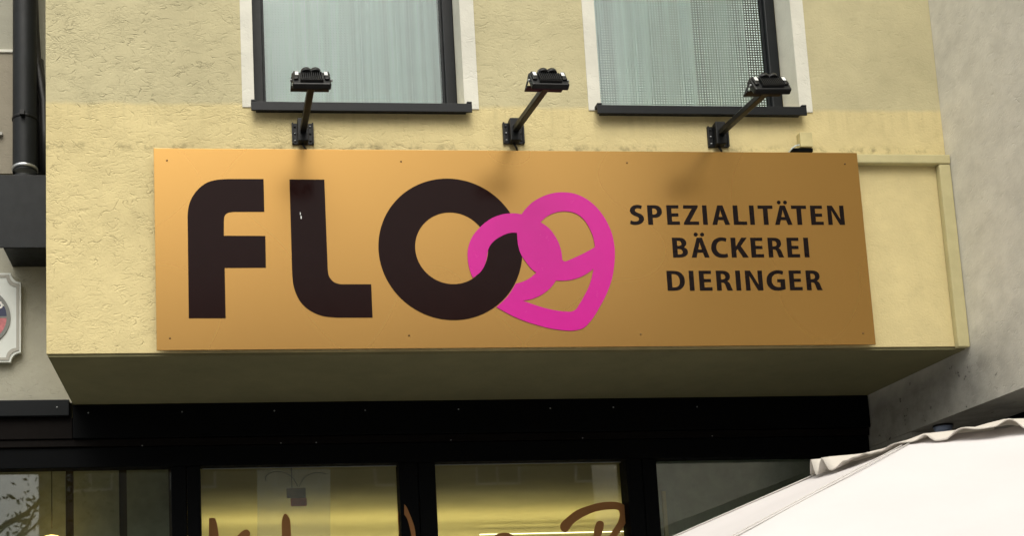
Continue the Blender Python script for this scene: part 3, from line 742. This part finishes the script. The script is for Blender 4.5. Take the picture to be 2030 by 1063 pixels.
for px, py, lb in ((1017, 266, 'black floodlight between the two upper windows, above the pink pretzel'), (1422, 273, 'black floodlight above the small lettering, its head before the corner of a window')):
    c = copy_tree(fl); c.location = at(px, py, 0); c['label'] = lb; c.rotation_euler.z = R(1.2 if px < 1200 else -1.5)

# junction box above the sign
jb = thing('junction_box', at(1599, 292, 0), 'small cream junction box with a pale cable just above the sign', 'junction box')
a, b = at(1585, 262, -.03), at(1612, 291, -.03)
obj('box_body', boxes(((a.x, -.032, b.z), (b.x, -.0005, a.z))), 'box_cream', jb, bevel=.003)
obj('box_foot', boxes(((at(1570,296,-.02).x, -.024, at(1590,301,-.02).z), (b.x+.002, -.0005, at(1590,294,-.02).z))), 'shop_black', jb, bevel=.002)
bm = B(); tube(bm, [at(1585,287,-.03), at(1577,289,-.035), at(1570,294,-.035), at(1563,303,-.03)], .0028, 8); obj('cable', bm, 'cable_white', jb)

# ------------------------------------------------------------------ left neighbour: recessed wall, pipe, box, plaque
LH = thing('left_neighbour_building', (-2.5, 1.2, 0), 'grey rendered house wall set back beside the yellow bay', 'building')
zled = zat(12, 103, D)
obj('wall', boxes(((-7, D+.002, zlt+.001), (XL+.24, 1.3, ZTOP))), 'left_render', LH)
obj('ledge', boxes(((-7, D-.02, zled-.012), (at(24,100,D).x+.03, D+.0015, zled+.004))), 'white_band_paint', LH, bevel=.003)
stucco('weathered_board', (.30, .27, .21), groove=.2, bstr=.3)
obj('cladding', boxes(((-7, D-.012, zat(10,346,D)), (at(24,200,D).x+.05, D+.0012, zled-.0125))), 'weathered_board', LH)
hk = at(2, 266, D-.02); obj('hook', boxes(((hk.x-.06, D-.03, hk.z-.007), (hk.x+.008, D-.0125, hk.z+.007))), 'plaque_trim', LH)
# downpipe
PYY = .665
pxl, pxr = at(25, 200, PYY), at(74, 200, PYY); pr = (pxr.x-pxl.x)/2; pcx = (pxr.x+pxl.x)/2
zbt = zat(50, 347, .57)
dp = thing('downpipe', (pcx, PYY, zbt), 'dark grey rainwater downpipe with clamp and silver ring', 'downpipe')
bm = B(); tube(bm, [(pcx, PYY, zbt+.055), (pcx, PYY, ZTOP)], pr*.985, 28, False); obj('pipe', bm, 'pipe_paint', dp)
bm = B(); lathe(bm, [(pr*1.12, 0), (pr*1.12, .05), (pr*1.10, .056), (pr*.99, .058)], 28, (pcx, PYY, zbt-.03)); obj('socket', bm, 'pipe_paint', dp)
zr = zat(50, 325, PYY-pr)
bm = B(); lathe(bm, [(pr*.995, -.008), (pr*1.06, -.006), (pr*1.06, .006), (pr*.995, .009)], 28, (pcx, PYY, zr)); obj('ring', bm, 'zinc', dp)
zc = zat(50, 226, PYY-pr)
bm = B(); lathe(bm, [(pr*.995, -.007), (pr*1.045, -.007), (pr*1.045, .007), (pr*.995, .007)], 28, (pcx, PYY, zc))
box(bm, (pcx-.012, PYY-pr-.022, zc-.012), (pcx+.012, PYY-pr*1.0, zc+.012)); box(bm, (pcx-.01, PYY+pr, zc-.008), (pcx+.01, D+.001, zc+.008)); obj('clamp', bm, 'lamp_black', dp, bevel=.002)
# dark bent tubes filling the gap beside the pipe
cb = B()
pts = [(66, -60), (70, 60), (74, 130), (80, 160), (87, 200), (89, 260), (90, 345)]
tube(cb, [at(x, y, .70) for x, y in pts], [.02, .02, .022, .025, .022, .022, .022], 10)
tube(cb, [at(x, y, .74) for x, y in [(76,120),(80,170),(82,240),(82,345)]], .026, 10)
tag(obj('dark_tubes', cb, 'cable_black'), 'black tubes bending behind the downpipe towards the yellow bay', 'cable')
# rainwater box
bf = .57
ztb, zbb = zat(50, 347, bf), zat(50, 492, bf)
gb = thing('rainwater_box', (at(30, 490, bf).x, .68, zbb), 'dark grey metal box that the downpipe runs into', 'metal box')
xbl = at(6, 493, bf).x
obj('box_body', boxes(((xbl, bf+.004, zbb), (XL-.002, D+.001, ztb-.012))), 'pipe_paint', gb, bevel=.003)
obj('front_plate', boxes(((xbl-.05, bf-.003, zbb+.001), (XL-.0025, bf+.0035, ztb-.001))), 'pipe_paint', gb, bevel=.002)
obj('lid', boxes(((xbl-.02, bf+.004, ztb-.0115), (XL-.0025, D, ztb-.002))), 'pipe_paint', gb)
# plaque
PQ = D-.035
pc0 = at(-41, 629, PQ); hw = at(41, 629, PQ).x-pc0.x; hh = (at(20, 541, PQ).z-at(20, 718, PQ).z)/2; pz = (at(20, 541, PQ).z+at(20, 718, PQ).z)/2
pq = thing('wall_plaque', (pc0.x, D, pz), 'white plaque with notched corners and a round navy and pink badge', 'plaque')
def notched(w, h, r, n=8):
    out = []
    for sx, sz, a0 in ((1,1,180),(-1,1,270),(-1,-1,0),(1,-1,90)):
        seq = []
        for k in range(n+1):
            a = R(a0 + 90*k/n); seq.append((pc0.x+sx*w + r*math.cos(a), pz+sz*h + r*math.sin(a)))
        st2 = r*.16
        seq = seq[::-1] 
        out += seq
    return out
flat_shape('board', [notched(hw, hh, hw*.24)], D-.006, .026, 'plaque_white', pq, False)
flat_shape('edge_trim', [notched(hw*.955, hh*.96, hw*.24), notched(hw*.89, hh*.90, hw*.24)], D-.0322, .003, 'plaque_trim', pq, False)
rc = at(20.5, 629, PQ).x-pc0.x
ctr = Vector((pc0.x, 0, pz))
ring = flat_shape('badge_ring', [ell(ctr, rc, rc), ell(ctr, rc*.885, rc*.885)], D-.0325, .005, 'ring_grey', pq, False)
def half(r, s, gap): 
    a0 = math.asin(gap/r); n = 40
    return [(pc0.x+r*math.cos(a0+(math.pi-2*a0)*k/n), pz+s*r*math.sin(a0+(math.pi-2*a0)*k/n)) for k in range(n+1)]
flat_shape('badge_field', [half(rc*.884, 1, rc*.03)], D-.0324, .002, 'navy', pq, False)
flat_shape('badge_field', [half(rc*.884, -1, rc*.03)], D-.0324, .002, 'pink_paint', pq, False)
flat_shape('badge_bar', [[(pc0.x-rc*.884, pz-rc*.03), (pc0.x+rc*.884, pz-rc*.03), (pc0.x+rc*.884, pz+rc*.03), (pc0.x-rc*.884, pz+rc*.03)]], D-.0325, .0025, 'ring_grey', pq, False)
def glyph(par):
    cu = bpy.data.curves.new('glyph', 'FONT'); cu.body = 'B'; cu.size = .062; cu.offset = .002; cu.extrude = .0004; cu.align_x = 'CENTER'
    p = at(-2, 612, D-.035); ca, sa = math.cos(R(-62)), math.sin(R(-62))
    def post(bm):
        for v in bm.verts:
            x, y = v.co.x, v.co.y; v.co.x = p.x + x*ca - y*sa - .008; v.co.y = p.z + x*sa + y*ca + .012
    curve_to_obj('badge_letter', cu, D-.0346, .001, 'letter_white', par, post)
glyph(pq)

# ------------------------------------------------------------------ right neighbour: overhanging grey volume
XN = XR + .001
zn = (atx(2030, 765, XN).z + atx(1880, 830, XN).z)/2
RB = thing('right_neighbour_building', (7, -.5, 0), 'pale grey rendered house that juts out beside the sign', 'building')
YN = -3.3
obj('wall', boxes(((XN, YN, zn), (10, 6, 9))), 'grey_render', RB)
us = atz(2030, 816, zn)
obj('shopfront', boxes(((us.x, YN+.3, 0), (10, 6, zn-.002))), 'shop_black', RB)
obj('side_wall', boxes(((XN+.002, .45, 0), (us.x-.002, 6, zn-.002))), 'grey_render', RB)
lp = atz(1869, 843, zn)
cl = thing('ceiling_lamp', (lp.x, lp.y, zn), 'pale blue dome peeping over the parasol flap under the grey house', 'lamp')
bm = B(); lathe(bm, [(.0, -.04), (.022, -.037), (.036, -.025), (.041, -.010)], 24, (lp.x, lp.y, zn)); obj('dome', bm, 'blue_lamp', cl)
bm = B(); lathe(bm, [(.043, -.010), (.043, -.001)], 24, (lp.x, lp.y, zn)); obj('base', bm, 'lamp_black', cl)

# ------------------------------------------------------------------ parasol
dep = 2.7
ap = at(1985, 781, CAM.y + dep); AX, AY, AZ = ap.x, ap.y, ap.z
pa = thing('parasol', (AX, AY, 0), 'big white fabric parasol with a fluttering vent flap in front of the shop', 'parasol')
A0 = R(180+27); NR = 8; TS = .385; RO = 1.62; RV = .40
def canopy():
    bm = B(); per = 12; n = NR*per; rings = []
    rs = [RV + (RO-RV)*k/16 for k in range(17)]
    for r in rs:
        row = []
        for k in range(n):
            t = (k % per)/per; a0 = A0 + 2*math.pi*(k//per)/NR; a1 = a0 + 2*math.pi/NR
            p = Vector((math.cos(a0), math.sin(a0))).lerp(Vector((math.cos(a1), math.sin(a1))), t)*r
            sag = .035*math.sin(math.pi*t)*(r/RO)**1.2 + .006*mnoise.noise(Vector((p.x*3, p.y*3, 0)))
            z = AZ - TS*r - sag
            row.append(bm.verts.new((AX+p.x, AY+p.y, z)))
        rings.append(row)
    for a, b in zip(rings, rings[1:]):
        for k in range(n): bm.faces.new((a[k], a[(k+1)%n], b[(k+1)%n], b[k])).smooth = True
    # short valance at the eave
    low = [bm.verts.new(v.co + Vector((0,0,-.13))) for v in rings[-1]]
    for k in range(n): bm.faces.new((rings[-1][k], rings[-1][(k+1)%n], low[(k+1)%n], low[k]))
    return bm
cp = obj('canopy', canopy(), 'parasol_cloth', pa)
sm = B()
for k in range(NR):
    a = A0+2*math.pi*k/NR; d = Vector((math.cos(a), math.sin(a), 0)); s = Vector((-d.y, d.x, 0))
    for off in (-.008, .008):
        tube(sm, [Vector((AX,AY,AZ)) + d*r + s*off + Vector((0,0,-TS*r+.0015)) for r in (RV+.01, .8, 1.2, RO)], .0014, 6)
obj('seams', sm, 'parasol_seam', cp)
def vent():
    bm = B(); n = 360; rings = []
    RC = .468; zp = AZ - .068
    for j in range(23):
        t = j/22; row = []
        for k in range(n):
            a = 2*math.pi*k/n
            ca, sa = math.cos(a), math.sin(a)
            r = RC*t*(1 + .06*t*t*mnoise.noise(Vector((ca*2.2+9, sa*2.2, 0))))
            w = (max(0, t-.5)/.5)**1.7
            ph = a*21 + 2.2*mnoise.noise(Vector((ca*2.5, sa*2.5, 7)))*4.5
            wave = .5+.5*math.sin(ph)
            wave = wave**1.2*(.55+.45*mnoise.noise(Vector((ca*3.3, sa*3.3, 3)))*2)
            lift = .001 + .052*wave + .007*mnoise.noise(Vector((ca*17, sa*17, 6))) + .026*mnoise.noise(Vector((ca*6, sa*6, 1)))
            ang = (a-A0) % (2*math.pi/NR) - math.pi/NR
            zc = AZ - TS*r*math.cos(ang)/math.cos(math.pi/NR)          # the canopy below
            lump = .010*mnoise.noise(Vector((r*ca*8, r*sa*8, 2)))*min(1, 3*t)
            z0 = zp - .235*r + lump - .012*t
            z = z0*(1-w) + (zc + max(.004, lift))*w
            if r > RV*.92: z = max(z, zc+.004)
            row.append(bm.verts.new((AX+r*ca, AY+r*sa, z)))
        rings.append(row)
    for a, b in zip(rings, rings[1:]):
        for k in range(n): bm.faces.new((a[k], a[(k+1)%n], b[(k+1)%n], b[k])).smooth = True
    return bm
cloth('flap_shaded_cloth', (.68, .64, .58), .25)  # parasol fabric tinted warmer to carry the shade of the flap's underside
vf = obj('vent_flap', vent(), 'flap_shaded_cloth', pa)
so = vf.modifiers.new('cloth', 'SOLIDIFY'); so.thickness = .003
bm = B(); tube(bm, [(AX, AY, .03), (AX, AY, AZ-.075)], .024, 16); obj('pole', bm, 'wood_pole', pa)
bm = B()
for k in range(NR):
    a = A0+2*math.pi*k/NR; d = Vector((math.cos(a), math.sin(a), 0)); A = Vector((AX, AY, AZ))
    tube(bm, [A+d*.03+Vector((0,0,-.13)), A+d*RV+Vector((0,0,-TS*RV-.015)), A+d*(RO-.02)+Vector((0,0,-TS*RO-.012))], .009, 6)
obj('ribs', bm, 'wood_pole', pa)
bm = B(); lathe(bm, [(.30, 0), (.30, .05), (.06, .08), (.035, .3), (.035, .45)], 24, (AX, AY, .003)); obj('foot', bm, 'anthracite', pa)

# ------------------------------------------------------------------ street and far side (mirrored in glass and sign)
def struct(name, bm, mat):
    o = obj(name, bm, mat); o['kind'] = 'structure'; return o
struct('ground', boxes(((-300, -300, -.4), (300, 300, -.12))), 'asphalt')
struct('pavement', boxes(((-60, -5.6, -.2), (60, .78, 0))), 'pavement_stone')
struct('far_pavement', boxes(((-60, -22, -.2), (60, -13, 0))), 'pavement_stone')
def opposite(x0, x1, y, h, label, seed):
    o = thing('opposite_building', ((x0+x1)/2, y, 0), label, 'building', 'houses across the street')
    obj('wall', boxes(((x0, y-8, 0), (x1, y, h))), 'opposite_render', o)
    bm = B(); v = [bm.verts.new(c) for c in ((x0-.3,y+.4,h+.002),(x1+.3,y+.4,h+.002),(x1+.3,y-8.4,h+.002),(x0-.3,y-8.4,h+.002),(x0-.3,y-4,h+3),(x1+.3,y-4,h+3))]
    for f in ((0,1,5,4),(2,3,4,5),(1,2,5),(3,0,4),(0,3,2,1)): bm.faces.new([v[i] for i in f])
    obj('roof', bm, 'roof_tile', o)
    n = max(2, int((x1-x0)/2.4)); st_ = (x1-x0)/n
    for f_ in range(int(h//3)):
        for i in range(n):
            cx = x0 + st_*(i+.5); z = .9+3*f_
            fr = obj('window', boxes(((cx-.6, y+.002, z), (cx+.6, y+.05, z+.07)), ((cx-.6, y+.002, z+1.43), (cx+.6, y+.05, z+1.5)), ((cx-.6, y+.002, z+.0705), (cx-.53, y+.05, z+1.4295)), ((cx+.53, y+.002, z+.0705), (cx+.6, y+.05, z+1.4295)), ((cx-.03, y+.002, z+.0705), (cx+.03, y+.05, z+1.4295))), 'opp_frame', o)
            obj('pane', boxes(((cx-.5295, y+.003, z+.071), (cx+.5295, y+.012, z+1.429))), 'opp_glass', fr)
opposite(-4.4, 14, -22, 9.6, 'wide grey house across the street, only mirrored in the shop glass', 1)
opposite(-20, -7.5, -22, 9.0, 'smaller grey house across the street, only mirrored in the shop glass', 2)
def tree(x, y, h, label):
    o = thing('street_tree', (x, y, 0), label, 'tree'); rnd = random.Random(5)
    bm = B(); tips = []
    tube(bm, [(x, y, 0), (x+.05, y, h*.3), (x-.1, y+.1, h*.6), (x, y, h*.95)], [.2, .17, .12, .03], 10)
    for k in range(26):
        z = h*(.32+.6*rnd.random()); a = rnd.uniform(0, 6.28); L = (h*1.02-z)*.55+.3
        p0 = Vector((x, y, z)); p1 = p0+Vector((math.cos(a)*L*.6, math.sin(a)*L*.6, L*.45)); p2 = p1+Vector((math.cos(a+.4)*L*.4, math.sin(a+.4)*L*.4, L*.4))
        tube(bm, [p0, p1, p2], [.05, .03, .008], 6); tips += [p1, p2, p1.lerp(p2, .5)]
    obj('trunk', bm, 'bark', o)
    bm = B()
    for t in tips:
        for _ in range(28):
            c = t+Vector((rnd.gauss(0,.28), rnd.gauss(0,.28), rnd.gauss(0,.25))); u = Vector((rnd.uniform(-1,1), rnd.uniform(-1,1), rnd.uniform(-1,1))).normalized(); w = u.orthogonal().normalized()
            s = rnd.uniform(.04, .08); bm.faces.new([bm.verts.new(c+u*s), bm.verts.new(c+w*s*.6), bm.verts.new(c-u*s), bm.verts.new(c-w*s*.6)])
    obj('crown', bm, 'leaf', o, recalc=False)
tree(-5.2, -15.5, 8.5, 'thin leafy street tree mirrored in the shop pane beside the pendant lamp')

# ------------------------------------------------------------------ light
SUN_EL, SUN_AZ = R(56), R(190)            # veiled sun from in front, a touch to the left
w = bpy.data.worlds.new('World'); scn.world = w; w.use_nodes = True
n, l = w.node_tree.nodes, w.node_tree.links; n.clear()
out = n.new('ShaderNodeOutputWorld'); bg = n.new('ShaderNodeBackground'); sky = n.new('ShaderNodeTexSky')
sky.sky_type = 'NISHITA'; sky.sun_disc = False; sky.sun_elevation = SUN_EL; sky.sun_rotation = SUN_AZ
sky.air_density = 1.0; sky.dust_density = 4.0; sky.ozone_density = 1.0
hs = n.new('ShaderNodeHueSaturation'); hs.inputs['Saturation'].default_value = .16
l.new(sky.outputs[0], hs.inputs['Color'])
tn = mixc(n, l, 1.0, (0, 0, 0), (1, 1, 1)).node; tn.blend_type = 'MULTIPLY'      # thin warm cloud veil
l.new(hs.outputs[0], tn.inputs[6]); tn.inputs[7].default_value = (1, .985, .93, 1); l.new(tn.outputs[2], bg.inputs[0]); bg.inputs[1].default_value = .15
l.new(bg.outputs[0], out.inputs[0])
sd = bpy.data.lights.new('sun', 'SUN'); sd.energy = 1.5; sd.angle = R(45); sd.color = (1, .93, .80)
so_ = bpy.data.objects.new('sun', sd); COL.objects.link(so_)
dirv = Vector((math.sin(SUN_AZ)*math.cos(SUN_EL), math.cos(SUN_AZ)*math.cos(SUN_EL), math.sin(SUN_EL)))
so_.rotation_euler = dirv.to_track_quat('Z', 'Y').to_euler()
vs = scn.view_settings
vs.view_transform = 'Standard'; vs.look = 'None'; vs.gamma = 1; vs.use_curve_mapping = False; vs.exposure = .42
